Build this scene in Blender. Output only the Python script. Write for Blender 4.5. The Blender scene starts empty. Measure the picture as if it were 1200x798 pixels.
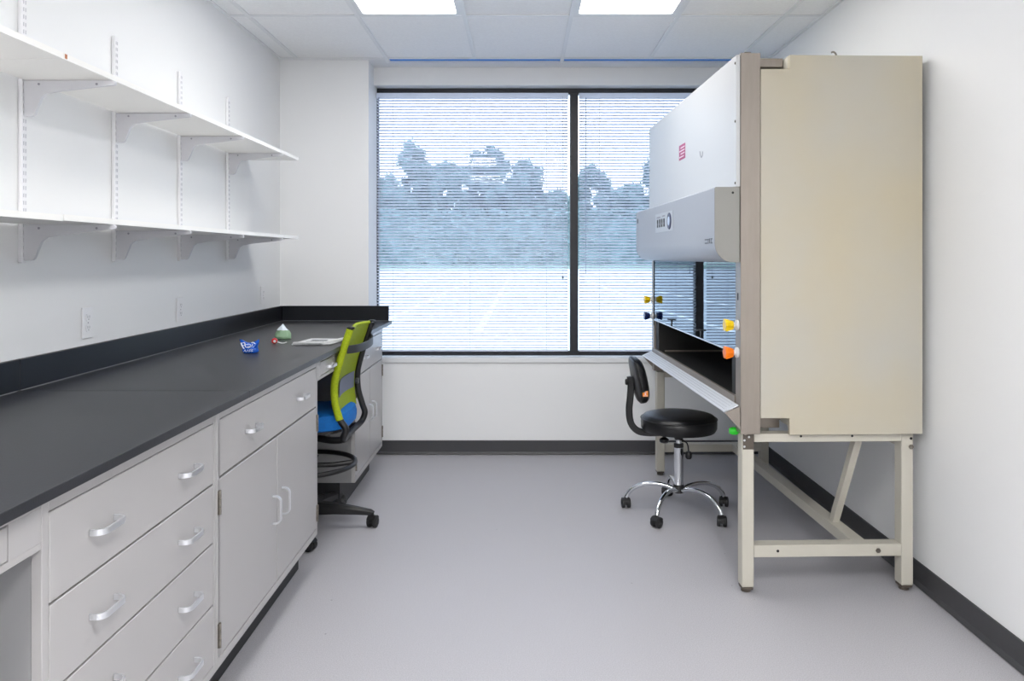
import bpy, bmesh, math, random
from mathutils import Vector, Matrix
random.seed(7)
S = bpy.context.scene
COL = S.collection

# ---------------------------------------------------------------- camera, world, exposure
cam = bpy.data.cameras.new('camera')
cam.sensor_width = 36.0
cam.lens = 925 / 1200 * 36.0
cam.shift_x = (600 - 611) / 1200
cam.shift_y = (301 - 399) / 1200
cam.clip_start = 0.02
cam.clip_end = 600
camo = bpy.data.objects.new('camera', cam)
camo.location = (0, 0, 1.4)
camo.rotation_euler = (math.radians(90), 0, 0)
COL.objects.link(camo)
S.camera = camo
S.view_settings.view_transform = 'Standard'
S.view_settings.look = 'None'
S.view_settings.gamma = 1
S.view_settings.use_curve_mapping = False
S.view_settings.exposure = 0.80

SKY_STRENGTH = 2.2
FRONT_LAMPS = 4.8
ADDED_LAMPS = 15.5  # strength of the unseen lamps added to even out the room light
w = bpy.data.worlds.new('overcast_sky')
S.world = w
w.use_nodes = True
bgn = w.node_tree.nodes['Background']
bgn.inputs[0].default_value = (0.72, 0.855, 1.0, 1)
bgn.inputs[1].default_value = SKY_STRENGTH

# ---------------------------------------------------------------- materials
def nodes(name):
    m = bpy.data.materials.new(name)
    m.use_nodes = True
    nt = m.node_tree
    return m, nt, nt.nodes['Principled BSDF']

def rgb(r, g, b):
    f = lambda c: (c / 255 / 12.92) if c <= 10 else ((c / 255 + 0.055) / 1.055) ** 2.4
    return (f(r), f(g), f(b), 1)

def mat(name, col, rough=0.5, metal=0.0, noise=0.0, scale=20, bump=0.0, spec=0.5, coat=0.0, stretch=None, col2=None):
    m, nt, p = nodes(name)
    p.inputs['Base Color'].default_value = col
    p.inputs['Roughness'].default_value = rough
    p.inputs['Metallic'].default_value = metal
    p.inputs['Specular IOR Level'].default_value = spec
    p.inputs['Coat Weight'].default_value = coat
    if noise or bump or col2:
        tc = nt.nodes.new('ShaderNodeTexCoord')
        mp = nt.nodes.new('ShaderNodeMapping')
        nt.links.new(tc.outputs['Object'], mp.inputs[0])
        if stretch: mp.inputs['Scale'].default_value = stretch
        n = nt.nodes.new('ShaderNodeTexNoise')
        n.inputs['Scale'].default_value = scale
        n.inputs['Detail'].default_value = 5
        nt.links.new(mp.outputs[0], n.inputs['Vector'])
        if noise or col2:
            r = nt.nodes.new('ShaderNodeValToRGB')
            if col2:
                c1, c2 = col, col2
            else:
                c1 = tuple(c * (1 - noise) for c in col[:3]) + (1,)
                c2 = tuple(min(1, c * (1 + noise)) for c in col[:3]) + (1,)
            r.color_ramp.elements[0].color = c1
            r.color_ramp.elements[1].color = c2
            r.color_ramp.elements[0].position = .35
            r.color_ramp.elements[1].position = .65
            nt.links.new(n.outputs['Fac'], r.inputs[0])
            nt.links.new(r.outputs[0], p.inputs['Base Color'])
        if bump:
            b = nt.nodes.new('ShaderNodeBump')
            b.inputs['Strength'].default_value = bump
            b.inputs['Distance'].default_value = 0.002
            nt.links.new(n.outputs['Fac'], b.inputs['Height'])
            nt.links.new(b.outputs[0], p.inputs['Normal'])
    return m

def emis(name, col, strength):
    m, nt, p = nodes(name)
    p.inputs['Base Color'].default_value = (.8, .8, .8, 1)
    p.inputs['Emission Color'].default_value = col
    p.inputs['Emission Strength'].default_value = strength
    return m

def glassmat(name, tint=(1, 1, 1, 1), ior=1.5, refl=(1, 1, 1, 1)):
    m = bpy.data.materials.new(name)
    m.use_nodes = True
    nt = m.node_tree
    nt.nodes.clear()
    o = nt.nodes.new('ShaderNodeOutputMaterial')
    t = nt.nodes.new('ShaderNodeBsdfTransparent'); t.inputs[0].default_value = tint
    g = nt.nodes.new('ShaderNodeBsdfGlossy'); g.inputs['Roughness'].default_value = 0.0; g.inputs[0].default_value = refl
    f = nt.nodes.new('ShaderNodeFresnel'); f.inputs['IOR'].default_value = ior
    mx = nt.nodes.new('ShaderNodeMixShader')
    nt.links.new(f.outputs[0], mx.inputs[0])
    nt.links.new(t.outputs[0], mx.inputs[1])
    nt.links.new(g.outputs[0], mx.inputs[2])
    nt.links.new(mx.outputs[0], o.inputs[0])
    return m

def floor_material():
    m, nt, p = nodes('speckled_vinyl')
    tc = nt.nodes.new('ShaderNodeTexCoord')
    v = nt.nodes.new('ShaderNodeTexNoise'); v.inputs['Scale'].default_value = 260; v.inputs['Detail'].default_value = 3
    r = nt.nodes.new('ShaderNodeValToRGB')
    r.color_ramp.elements[0].position = .33; r.color_ramp.elements[0].color = rgb(166, 165, 170)
    r.color_ramp.elements[1].position = .68; r.color_ramp.elements[1].color = rgb(190, 189, 194)
    e = r.color_ramp.elements.new(.5); e.color = rgb(177, 176, 181)
    v2 = nt.nodes.new('ShaderNodeTexVoronoi'); v2.inputs['Scale'].default_value = 7
    r2 = nt.nodes.new('ShaderNodeValToRGB')
    r2.color_ramp.elements[0].position = .02; r2.color_ramp.elements[0].color = (.25, .25, .26, 1)
    r2.color_ramp.elements[1].position = .03; r2.color_ramp.elements[1].color = (1, 1, 1, 1)
    mx = nt.nodes.new('ShaderNodeMixRGB'); mx.blend_type = 'MULTIPLY'; mx.inputs[0].default_value = .7
    nt.links.new(tc.outputs['Object'], v.inputs['Vector'])
    nt.links.new(tc.outputs['Object'], v2.inputs['Vector'])
    nt.links.new(v.outputs['Fac'], r.inputs[0])
    nt.links.new(v2.outputs['Distance'], r2.inputs[0])
    nt.links.new(r.outputs[0], mx.inputs[1]); nt.links.new(r2.outputs[0], mx.inputs[2])
    nt.links.new(mx.outputs[0], p.inputs['Base Color'])
    p.inputs['Roughness'].default_value = .42
    p.inputs['Specular IOR Level'].default_value = .4
    b = nt.nodes.new('ShaderNodeBump'); b.inputs['Strength'].default_value = .15; b.inputs['Distance'].default_value = .001
    nt.links.new(v.outputs['Fac'], b.inputs['Height']); nt.links.new(b.outputs[0], p.inputs['Normal'])
    return m

M = {}
M['wall'] = mat('white_wall_paint', rgb(240, 241, 242), .6, bump=.05, scale=150)
M['floor'] = floor_material()
M['tile'] = mat('ceiling_tile_face', rgb(243, 244, 245), .85, noise=.02, scale=60, bump=.2)
M['grid'] = mat('white_tee_metal', rgb(232, 234, 236), .5)
M['blue'] = mat('blue_painted_channel', (0.02, .33, .92, 1), .5)
M['base'] = mat('charcoal_vinyl_base', rgb(62, 62, 65), .45)
M['frame'] = mat('dark_bronze_aluminium', rgb(24, 26, 34), .45)
M['sill'] = mat('white_sill', rgb(232, 233, 235), .35)
M['slat'] = mat('white_blind_slat', rgb(238, 240, 248), .4)
def translucent(m, col, f):
    nt = m.node_tree; p = nt.nodes['Principled BSDF']; o = nt.nodes['Material Output']
    t = nt.nodes.new('ShaderNodeBsdfTranslucent'); t.inputs[0].default_value = col
    mx = nt.nodes.new('ShaderNodeMixShader'); mx.inputs[0].default_value = f
    nt.links.new(p.outputs[0], mx.inputs[1]); nt.links.new(t.outputs[0], mx.inputs[2]); nt.links.new(mx.outputs[0], o.inputs[0])
translucent(M['slat'], rgb(246, 247, 252), .6)
M['cord'] = mat('blind_cord', rgb(170, 178, 200), .7)
M['cab'] = mat('light_grey_enamel', rgb(178, 176, 176), .32, spec=.5)
M['cabside_shade'] = mat('grey_enamel_shaded_side', rgb(150, 150, 151), .45)  # enamel darkened to paint in the shade on cabinet sides
M['toe'] = mat('black_toe_base', rgb(30, 31, 34), .5)
M['alu'] = mat('satin_aluminium', rgb(225, 227, 230), .3, metal=.85)
M['steel'] = mat('brushed_steel', rgb(152, 143, 134), .38, metal=.5, noise=.03, scale=10, stretch=(6, 6, .8))
M['hinge'] = mat('worn_nickel_hinge', rgb(140, 134, 126), .4, metal=.8, noise=.2, scale=60)
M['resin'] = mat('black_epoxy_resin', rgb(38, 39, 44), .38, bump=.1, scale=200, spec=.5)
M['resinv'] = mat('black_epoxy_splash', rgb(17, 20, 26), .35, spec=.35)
M['joint'] = mat('grey_sealant', rgb(140, 142, 148), .5)
M['shelf'] = mat('white_melamine', rgb(246, 245, 242), .45)
M['track'] = mat('white_powder_coat', rgb(238, 238, 241), .4)
M['bracket'] = mat('grey_white_bracket', rgb(214, 214, 219), .4)
M['slot'] = mat('slot_dark', rgb(150, 150, 160), .8)
M['brown'] = mat('brown_chip', rgb(180, 110, 70), .6)
M['plate'] = mat('white_outlet_plastic', rgb(240, 240, 242), .35)
M['dark'] = mat('dark_hole', rgb(24, 24, 26), .6)
M['cream'] = mat('cream_enamel', rgb(185, 182, 172), .42, noise=.025, scale=1.6, col2=rgb(190, 181, 158))
M['creamin'] = mat('cream_enamel_plain', rgb(196, 192, 180), .42)
M['whitep'] = mat('white_front_enamel', rgb(202, 203, 204), .35)
M['hood'] = mat('pale_grey_enamel', rgb(168, 170, 177), .4)
M['hoodend'] = mat('warm_grey_end_cap', rgb(148, 147, 142), .5)
M['inner'] = mat('shaded_cavity_steel', rgb(24, 23, 22), .6, metal=.0, noise=.15, scale=6)  # gloom of the unlit cavity painted into the steel colour
M['perf'] = mat('pale_air_grille', rgb(212, 216, 222), .35)
M['sash'] = glassmat('sash_glass', (.80, .86, .86, 1), 2.4, (.84, .93, 1, 1))
M['pane'] = glassmat('window_glass', (.96, .98, 1, 1), 1.45)
M['magenta'] = mat('magenta_label', rgb(176, 70, 120), .5)
M['labelw'] = mat('label_white', rgb(240, 215, 228), .5)
M['navy'] = mat('navy_ring', rgb(30, 36, 80), .4)
M['btn'] = mat('pale_blue_button', rgb(205, 220, 240), .3)
M['panelgrey'] = mat('light_panel_grey', rgb(186, 190, 196), .4)
M['yellow'] = mat('yellow_valve_plastic', rgb(245, 205, 10), .3)
M['orange'] = mat('orange_valve_plastic', rgb(250, 125, 10), .3)
M['tag'] = mat('orange_tag', rgb(250, 150, 40), .5)
M['navyv'] = mat('blue_valve_plastic', rgb(24, 42, 98), .3)
M['green'] = mat('green_valve_plastic', rgb(30, 200, 30), .3)
M['whiteplast'] = mat('white_plastic', rgb(225, 226, 228), .3)
M['bronze'] = mat('brown_steel_plate', rgb(96, 88, 80), .5, metal=.3)
M['chrome'] = mat('chrome', rgb(225, 228, 232), .08, metal=1)
M['vinyl'] = mat('black_vinyl', rgb(16, 17, 20), .33, bump=.1, scale=90)
M['blackp'] = mat('black_plastic', rgb(22, 22, 24), .42)
M['tyre'] = mat('black_wheel_rubber', rgb(34, 34, 36), .5)
M['lime'] = mat('lime_fabric', rgb(160, 178, 8), .75, noise=.12, scale=120, bump=.5)
M['limemesh'] = mat('lime_mesh', rgb(152, 170, 26), .8, noise=.2, scale=260, bump=.6)
M['greyfab'] = mat('grey_lumbar_fabric', rgb(120, 126, 142), .8)
M['bluefab'] = mat('blue_seat_fabric', rgb(0, 108, 190), .8, noise=.06, scale=90, bump=.3)
M['greyband'] = mat('dark_grey_band', rgb(52, 54, 58), .5)
M['bluewrap'] = mat('blue_foil_wrapper', rgb(10, 84, 190), .25)
M['whitewrap'] = mat('white_print', rgb(225, 235, 245), .4)
M['greenwrap'] = mat('pale_green_wrapper', rgb(140, 172, 140), .35)
M['red'] = mat('red_plastic', rgb(205, 32, 36), .35)
M['paper'] = mat('silver_grey_paper', rgb(214, 216, 218), .4, noise=.12, scale=25)
M['paperd'] = mat('printed_grey', rgb(90, 92, 98), .5)
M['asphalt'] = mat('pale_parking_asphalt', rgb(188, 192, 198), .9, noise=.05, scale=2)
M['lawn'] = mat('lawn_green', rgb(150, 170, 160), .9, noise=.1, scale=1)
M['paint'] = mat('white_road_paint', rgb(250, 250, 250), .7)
M['leaf'] = mat('haze_tinted_leaves', rgb(92, 116, 118), .9, col2=rgb(122, 146, 150), scale=.7)  # distance haze tinted into the leaf colour
M['bark'] = mat('grey_bark', rgb(92, 86, 78), .9)
M['lamp'] = emis('lamp_diffuser', (1.0, .98, .95, 1), FRONT_LAMPS)
M['lamp_added'] = emis('added_lamp_diffuser', (1.0, .985, .965, 1), ADDED_LAMPS)

# ---------------------------------------------------------------- helpers
def new():
    return bmesh.new()

def box(bm, a, b, bev=0.0, seg=1):
    x0, x1 = sorted((a[0], b[0])); y0, y1 = sorted((a[1], b[1])); z0, z1 = sorted((a[2], b[2]))
    vs = [bm.verts.new(p) for p in ((x0,y0,z0),(x1,y0,z0),(x1,y1,z0),(x0,y1,z0),(x0,y0,z1),(x1,y0,z1),(x1,y1,z1),(x0,y1,z1))]
    fs = [bm.faces.new([vs[i] for i in f]) for f in ((3,2,1,0),(4,5,6,7),(0,1,5,4),(1,2,6,5),(2,3,7,6),(3,0,4,7))]
    if bev:
        es = set()
        for f in fs: es.update(f.edges)
        bmesh.ops.bevel(bm, geom=list(es), offset=bev, segments=seg, affect='EDGES', profile=.5)
    return bm

def prism(bm, pts, axis, a, b, bev=0.0, seg=1):
    """extrude a 2-D outline along an axis ('x','y' or 'z') from a to b"""
    def P(p, t):
        if axis == 'x': return (t, p[0], p[1])
        if axis == 'y': return (p[0], t, p[1])
        return (p[0], p[1], t)
    A = [bm.verts.new(P(p, a)) for p in pts]; B = [bm.verts.new(P(p, b)) for p in pts]
    n = len(pts)
    fs = [bm.faces.new(A), bm.faces.new(B[::-1])]
    for i in range(n):
        fs.append(bm.faces.new((A[i], B[i], B[(i+1) % n], A[(i+1) % n])))
    if bev:
        es = set(fs[0].edges) | set(fs[1].edges)
        bmesh.ops.bevel(bm, geom=list(es), offset=bev, segments=seg, affect='EDGES', profile=.5)
    bmesh.ops.recalc_face_normals(bm, faces=bm.faces[:])
    return bm

def sweep(bm, path, prof, up=None, closed=False):
    """sweep a closed 2-D profile along a path; radius may be given as 4th element"""
    pts = [Vector(p[:3]) for p in path]
    n = len(pts)
    rings = []
    side = None
    for i, p in enumerate(pts):
        if closed:
            t = (pts[(i+1) % n] - pts[i-1]).normalized()
        else:
            t = (pts[min(i+1, n-1)] - pts[max(i-1, 0)]).normalized()
        if up is not None:
            side = t.cross(Vector(up)).normalized(); nn = side.cross(t).normalized()
        else:
            if side is None:
                r = Vector((0, 0, 1)) if abs(t.z) < .9 else Vector((1, 0, 0))
                side = t.cross(r).normalized()
            else:
                side = (side - t * side.dot(t)).normalized()
            nn = side.cross(t).normalized()
        k = path[i][3] if len(path[i]) > 3 else 1
        rings.append([bm.verts.new(p + side * a * k + nn * b * k) for a, b in prof])
    m = len(prof)
    for i in range(n if closed else n - 1):
        A, B = rings[i], rings[(i+1) % n]
        for j in range(m):
            bm.faces.new((A[j], A[(j+1) % m], B[(j+1) % m], B[j]))
    if not closed:
        bm.faces.new(rings[0][::-1]); bm.faces.new(rings[-1])
    return bm

def circ(r, n=10):
    return [(r * math.cos(2*math.pi*i/n), r * math.sin(2*math.pi*i/n)) for i in range(n)]

def rect(a, b):
    return [(-a/2, -b/2), (a/2, -b/2), (a/2, b/2), (-a/2, b/2)]

def tube(bm, path, r, n=10, closed=False):
    return sweep(bm, path, circ(r, n), None, closed)

def lathe(bm, prof, center=(0, 0, 0), axis='z', n=24):
    """prof: list of (radius, height)"""
    c = Vector(center)
    rings = []
    def P(r, h, a):
        x, y = r*math.cos(a), r*math.sin(a)
        if axis == 'z': v = (x, y, h)
        elif axis == 'x': v = (h, x, y)
        else: v = (x, h, y)
        return c + Vector(v)
    for r, h in prof:
        if r < 1e-6: rings.append([bm.verts.new(P(0, h, 0))])
        else: rings.append([bm.verts.new(P(r, h, 2*math.pi*i/n)) for i in range(n)])
    for A, B in zip(rings, rings[1:]):
        for i in range(n):
            j = (i+1) % n
            if len(A) == 1 and len(B) == 1: continue
            if len(A) == 1: bm.faces.new((A[0], B[i], B[j]))
            elif len(B) == 1: bm.faces.new((A[i], A[j], B[0]))
            else: bm.faces.new((A[i], A[j], B[j], B[i]))
    if len(rings[0]) > 1: bm.faces.new(rings[0])
    if len(rings[-1]) > 1: bm.faces.new(rings[-1])
    bmesh.ops.recalc_face_normals(bm, faces=bm.faces[:])
    return bm

def smooth_path(pts, k=6):
    P = [Vector(p) for p in pts]; out = []
    for i in range(len(P)-1):
        p0, p1, p2, p3 = P[max(i-1, 0)], P[i], P[i+1], P[min(i+2, len(P)-1)]
        for j in range(k):
            t = j / k
            out.append(.5*((2*p1)+(-p0+p2)*t+(2*p0-5*p1+4*p2-p3)*t*t+(-p0+3*p1-3*p2+p3)*t**3))
    out.append(P[-1])
    return [tuple(p) for p in out]

def obj(name, bm, m, parent=None, smooth=False, label=None, off=None):
    bmesh.ops.recalc_face_normals(bm, faces=bm.faces[:])
    if off is not None:
        bmesh.ops.translate(bm, verts=bm.verts[:], vec=-Vector(off))
    me = bpy.data.meshes.new(name)
    bm.to_mesh(me); bm.free()
    if smooth:
        me.polygons.foreach_set('use_smooth', [True] * len(me.polygons))
        me.set_sharp_from_angle(angle=math.radians(38))
    me.materials.append(m)
    o = bpy.data.objects.new(name, me)
    COL.objects.link(o)
    if parent: o.parent = parent
    if label: o['label'] = label
    return o

def thing(name, label, cat, loc=(0, 0, 0), rz=0, group=None):
    o = bpy.data.objects.new(name, None)
    o.empty_display_size = .1
    COL.objects.link(o)
    o.location = loc; o.rotation_euler = (0, 0, rz)
    o['label'] = label; o['category'] = cat
    if group: o['group'] = group
    return o

def tag(o, label, cat, group=None):
    o['label'] = label; o['category'] = cat
    if group: o['group'] = group
    return o

def struct(name, bm, m, parent=None):
    o = obj(name, bm, m, parent)
    if parent is None: o['kind'] = 'structure'
    return o

def sempty(name, loc=(0, 0, 0)):
    o = bpy.data.objects.new(name, None); COL.objects.link(o); o.location = loc
    o['kind'] = 'structure'
    return o

def dup_tree(o, parent=None):
    c = o.copy(); COL.objects.link(c)
    if parent: c.parent = parent
    for ch in list(o.children): dup_tree(ch, c)
    return c

def slot_cut(bm, pts):
    pass

# ---------------------------------------------------------------- room shell
XL, XR, YW, YP, YB, H = -1.652, 1.695, 5.60, 5.40, -4.2, 2.75
struct('floor', box(new(), (XL-.1, YB-.1, -.1), (XR+.1, YW+.16, 0)), M['floor'])
struct('wall_left', box(new(), (XL-.1, YB-.1, 0.002), (XL, YW+.16, 2.95)), M['wall'])
struct('wall_right', box(new(), (XR, YB-.1, 0.002), (XR+.1, YW+.16, 2.95)), M['wall'])
struct('wall_back', box(new(), (XL, YB-.1, 0.002), (XR, YB, 2.95)), M['wall'])
struct('wall_column', box(new(), (XL, YP, 0.002), (-1.045, YW+.16, 2.95)), M['wall'])
WX0, WX1, WZ0, WZ1 = -1.045, 1.62, .649, 2.618
bm = new()
box(bm, (WX0, YW, 0.002), (XR, YW+.16, WZ0-.002))
box(bm, (WX0, YW, WZ1), (XR, YW+.16, 2.95))
box(bm, (WX1, YW, WZ0-.002), (XR, YW+.16, WZ1))
struct('wall_window', bm, M['wall'])
bm = new(); prism(bm, [(YW-.001, .004), (YW-.016, .004), (YW-.008, .02), (YW-.007, .097), (YW-.001, .099)], 'x', WX0+.001, XR-.012)
struct('baseboard_window', bm, M['base'])
bm = new(); prism(bm, [(XR-.001, .004), (XR-.02, .004), (XR-.009, .022), (XR-.007, .1), (XR-.001, .102)], 'y', YB+.01, YW-.001)
struct('baseboard_right', bm, M['base'])
bm = new(); prism(bm, [(XL+.001, .004), (XL+.02, .004), (XL+.009, .022), (XL+.007, .1), (XL+.001, .102)], 'y', YB+.01, YP-.001)
struct('baseboard_left', bm, M['base'])
box_sill = box(new(), (WX0+.002, YW-.012, WZ0), (WX1-.002, YW+.1, .685), .004)
struct('trim_1', box_sill, M['sill'])

# ceiling: tees and tiles with recess
ceil = sempty('ceiling', (0, 0, H))
cx = [XL, -1.53, -.918, -.32, .279, .877, 1.476, XR]
rows = [5.37, 4.42, 3.20, 1.98, .76, -.46, -1.68, -2.90, YB]
lights = [(2, 1), (4, 1), (2, 4), (4, 4), (2, 6), (4, 6)]      # (column, row)
o = obj('ceiling_deck', box(new(), (XL, YB, .14), (XR, YW, .18)), M['wall'], ceil)
tile_mesh = {}
for c in range(len(cx)-1):
    for r in range(len(rows)-1):
        if (c, r) in lights: continue
        wd, ln = round(cx[c+1]-cx[c]-.016, 3), round(rows[r]-rows[r+1]-.016, 3)
        if (wd, ln) not in tile_mesh:
            t = obj('ceiling_tile', box(new(), (-wd/2, -ln/2, .004), (wd/2, ln/2, .02), .003), M['tile'], ceil)
            tile_mesh[(wd, ln)] = t
        else:
            t = tile_mesh[(wd, ln)].copy(); COL.objects.link(t)
        t.location = ((cx[c]+cx[c+1])/2, (rows[r]+rows[r+1])/2, 0)
for x in cx[1:-1]:
    obj('ceiling_tee', box(new(), (x-.012, YB, -.003), (x+.012, 5.462 if x in (-.918, .279) else 5.372, .006)), M['grid'], ceil)
for y in rows[:-1]:
    obj('ceiling_tee', box(new(), (XL, y-.012, -.0025), (XR, y+.012, .0055)), M['grid'], ceil)
obj('wall_angle', box(new(), (XL, YB, -.004), (XL+.02, YP, .004)), M['grid'], ceil)
obj('wall_angle', box(new(), (XR-.02, YB, -.004), (XR, YW, .004)), M['grid'], ceil)
obj('wall_angle', box(new(), (XL+.02, YP-.022, -.004), (-.93, YP, .004)), M['grid'], ceil)
obj('perimeter_trim', box(new(), (-.93, 5.462, -.006), (XR-.02, YW, .006)), M['grid'], ceil)
obj('perimeter_trim', box(new(), (-1.045, YP, -.006), (-.93, YW, .006)), M['grid'], ceil)
obj('slot_channel', box(new(), (-.93, 5.45, .007), (XR-.02, 5.461, .10)), M['blue'], ceil, label='blue strip seen up inside the perimeter slot')
obj('slot_channel', box(new(), (-.93, 5.374, .007), (XR-.02, 5.449, .014)), M['blue'], ceil)

# recessed troffers
def troffer(c, r, label):
    x0, x1, y1, y0 = cx[c]+.012, cx[c+1]-.012, rows[r]-.012, rows[r+1]+.012
    t = thing('ceiling_light', label, 'ceiling light', ((x0+x1)/2, (y0+y1)/2, H), 0, 'recessed ceiling lights')
    a, b = (x1-x0)/2, (y1-y0)/2
    bm = new()
    f = .028
    box(bm, (-a, -b, -.001), (a, -b+f, .05)); box(bm, (-a, b-f, -.001), (a, b, .05))
    box(bm, (-a, -b+f, -.001), (-a+f, b-f, .05)); box(bm, (a-f, -b+f, -.001), (a, b-f, .05))
    box(bm, (-a, -b, .05), (a, b, .056))
    obj('frame', bm, M['grid'], t)
    obj('diffuser', box(new(), (-a+f+.001, -b+f+.001, .012), (a-f-.001, b-f-.001, .02)), M['lamp'] if r == 1 else M['lamp_added'], t)
troffer(2, 1, 'left one of the two lit ceiling troffers at the top edge of the photo')
troffer(4, 1, 'right one of the two lit ceiling troffers at the top edge of the photo')
troffer(2, 4, 'added unseen troffer above the camera on the counter side, second row')  # this and the next three fixtures are added, out of view, to supply light
troffer(4, 4, 'added unseen troffer above the camera on the cabinet side, second row')
troffer(2, 6, 'added unseen troffer behind the camera on the counter side')
troffer(4, 6, 'added unseen troffer behind the camera on the cabinet side')

# window
win = sempty('window_1', (0, YW+.1, WZ0))
FY0, FY1 = 5.70, 5.758
def fbar(a, b, name='frame_bar'):
    return obj(name, box(new(), a, b, .002), M['frame'], win, off=win.location)
fbar((WX0+.001, FY0, .686), (WX1-.001, FY1, .72))
fbar((WX0+.001, FY0, 2.576), (WX1-.001, FY1, 2.617))
fbar((WX0+.001, FY0, .7205), (WX0+.012, FY1, 2.5755))
fbar((WX1-.04, FY0, .7205), (WX1-.001, FY1, 2.5755))
fbar((.351, FY0-.02, .7205), (.4085, FY1, 2.5755), 'mullion')
for x0, x1 in ((WX0+.0125, .3505), (.409, WX1-.041)):
    obj('pane', box(new(), (x0, 5.735, .721), (x1, 5.741, 2.575)), M['pane'], win, off=win.location)

# blinds
def blind(x0, x1, label, ladders, cord, wand, cord_z, wand_z):
    yb = 5.668
    t = thing('window_blind', label, 'window blind', ((x0+x1)/2, yb, 2.576), 0, 'slatted blinds over the window')
    L = x1-x0; zt, zb = 2.574, .722
    hx = L/2
    loc = Vector(((x0+x1)/2, yb, 2.576))
    obj('headrail', box(new(), (-hx, -.013, -.042), (hx, .013, -.001), .002), M['slat'], t)
    obj('bottom_rail', box(new(), (-hx, -.012, zb-2.576), (hx, .012, zb-2.576+.013), .003), M['slat'], t)
    # slat
    bm = new()
    tilt = math.radians(-23); ch = .0245
    top, bot = [], []
    for i in range(5):
        s = (i/4-.5)*ch
        c = .0018*(1-(2*i/4-1)**2)
        y = s*math.cos(tilt) - c*math.sin(tilt)
        z = s*math.sin(tilt) + c*math.cos(tilt)
        top.append((y, z+.0003)); bot.append((y, z-.0003))
    prism(bm, top+bot[::-1], 'x', -hx+.003, hx-.003)
    n = 84; p = (2.576-.055 - (zb+.024))/(n-1)
    first = None
    for i in range(n):
        if first is None: first = s = obj('slat', bm, M['slat'], t, smooth=True)
        else: s = first.copy(); COL.objects.link(s)
        s.location = (0, 0, -.055 - i*p)
    for lx in ladders:
        bm = new()
        for dy in (-.0135, .0135):
            box(bm, (lx-loc.x-.0007, dy-.0005, -.04), (lx-loc.x+.0007, dy+.0005, zb-2.576+.014))
        obj('ladder_cord', bm, M['cord'], t)
    bm = new(); box(bm, (cord-loc.x-.001, -.019, cord_z-2.576), (cord-loc.x+.001, -.017, -.03)); 
    obj('pull_cord', bm, M['cord'], t)
    bm = new(); lathe(bm, [(.003, .016), (.006, .008), (.007, 0), (.002, -.002)], (cord-loc.x, -.018, cord_z-2.576-.014), n=10)
    obj('cord_tassel', bm, M['frame'], t, smooth=True)
    bm = new(); tube(bm, [(wand-loc.x, -.02, -.035), (wand-loc.x, -.02, wand_z-2.576)], .003, 6)
    obj('tilt_wand', bm, M['cord'], t, smooth=True)
blind(WX0+.006, .336, 'wide white slatted blind on the left, beside the wall column', [-.92, -.368, .18], .297, -1.02, 1.26, 1.36)
blind(.4125, WX1-.005, 'narrower looking white slatted blind right of the dark mullion, partly behind the tall cabinet', [.56, 1.02, 1.46], 1.53, .462, 1.2, 1.28)

# ---------------------------------------------------------------- outside
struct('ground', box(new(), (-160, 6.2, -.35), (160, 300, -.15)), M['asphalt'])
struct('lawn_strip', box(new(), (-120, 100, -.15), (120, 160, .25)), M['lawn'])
lot = sempty('parking_marks', (0, 40, -.15))
for x in (-21, -13.5, -6, -3.3, -.9, 4.2, 6.9, 12, 19.5):
    bm = new(); box(bm, (x-.09, 16, -.149), (x+.09, 60, -.144)); obj('painted_line', bm, M['paint'], lot, off=lot.location)
bm = new(); box(bm, (-24, 60.01, -.149), (22, 60.2, -.144)); obj('painted_line', bm, M['paint'], lot, off=lot.location)

def crown_mesh(seed, n=7000):
    rnd = random.Random(seed)
    clumps = []
    for i in range(90):
        a = rnd.uniform(0, 2*math.pi); h = rnd.random()
        rr = (math.sin(math.pi*(.12+.83*h)))**.7 * rnd.uniform(.25, .8)
        clumps.append((rr*math.cos(a)*.5, rr*math.sin(a)*.5, h, rnd.uniform(.06, .12)))
    bm = new()
    for i in range(n):
        cxx, cyy, cz, cr = rnd.choice(clumps)
        d = Vector((rnd.gauss(0, 1), rnd.gauss(0, 1), rnd.gauss(0, 1))).normalized() * cr * rnd.uniform(.7, 1.25)
        p = Vector((cxx+d.x, cyy+d.y, cz+d.z*.8))
        u = Vector((rnd.gauss(0, 1), rnd.gauss(0, 1), rnd.gauss(0, 1))).normalized()
        v = u.orthogonal().normalized()
        s = rnd.uniform(.014, .026)
        bm.faces.new([bm.verts.new(p + u*s), bm.verts.new(p + v*s*.6), bm.verts.new(p - u*s), bm.verts.new(p - v*s*.6)])
    # dense core so that the crown is not see-through
    for c in clumps:
        bmesh.ops.create_icosphere(bm, subdivisions=1, radius=c[3]*.85, matrix=Matrix.Translation((c[0], c[1], c[2])))
    me = bpy.data.meshes.new('crown'); bm.to_mesh(me); bm.free(); me.materials.append(M['leaf'])
    return me
crowns = [crown_mesh(s) for s in (1, 2, 3)]
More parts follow.
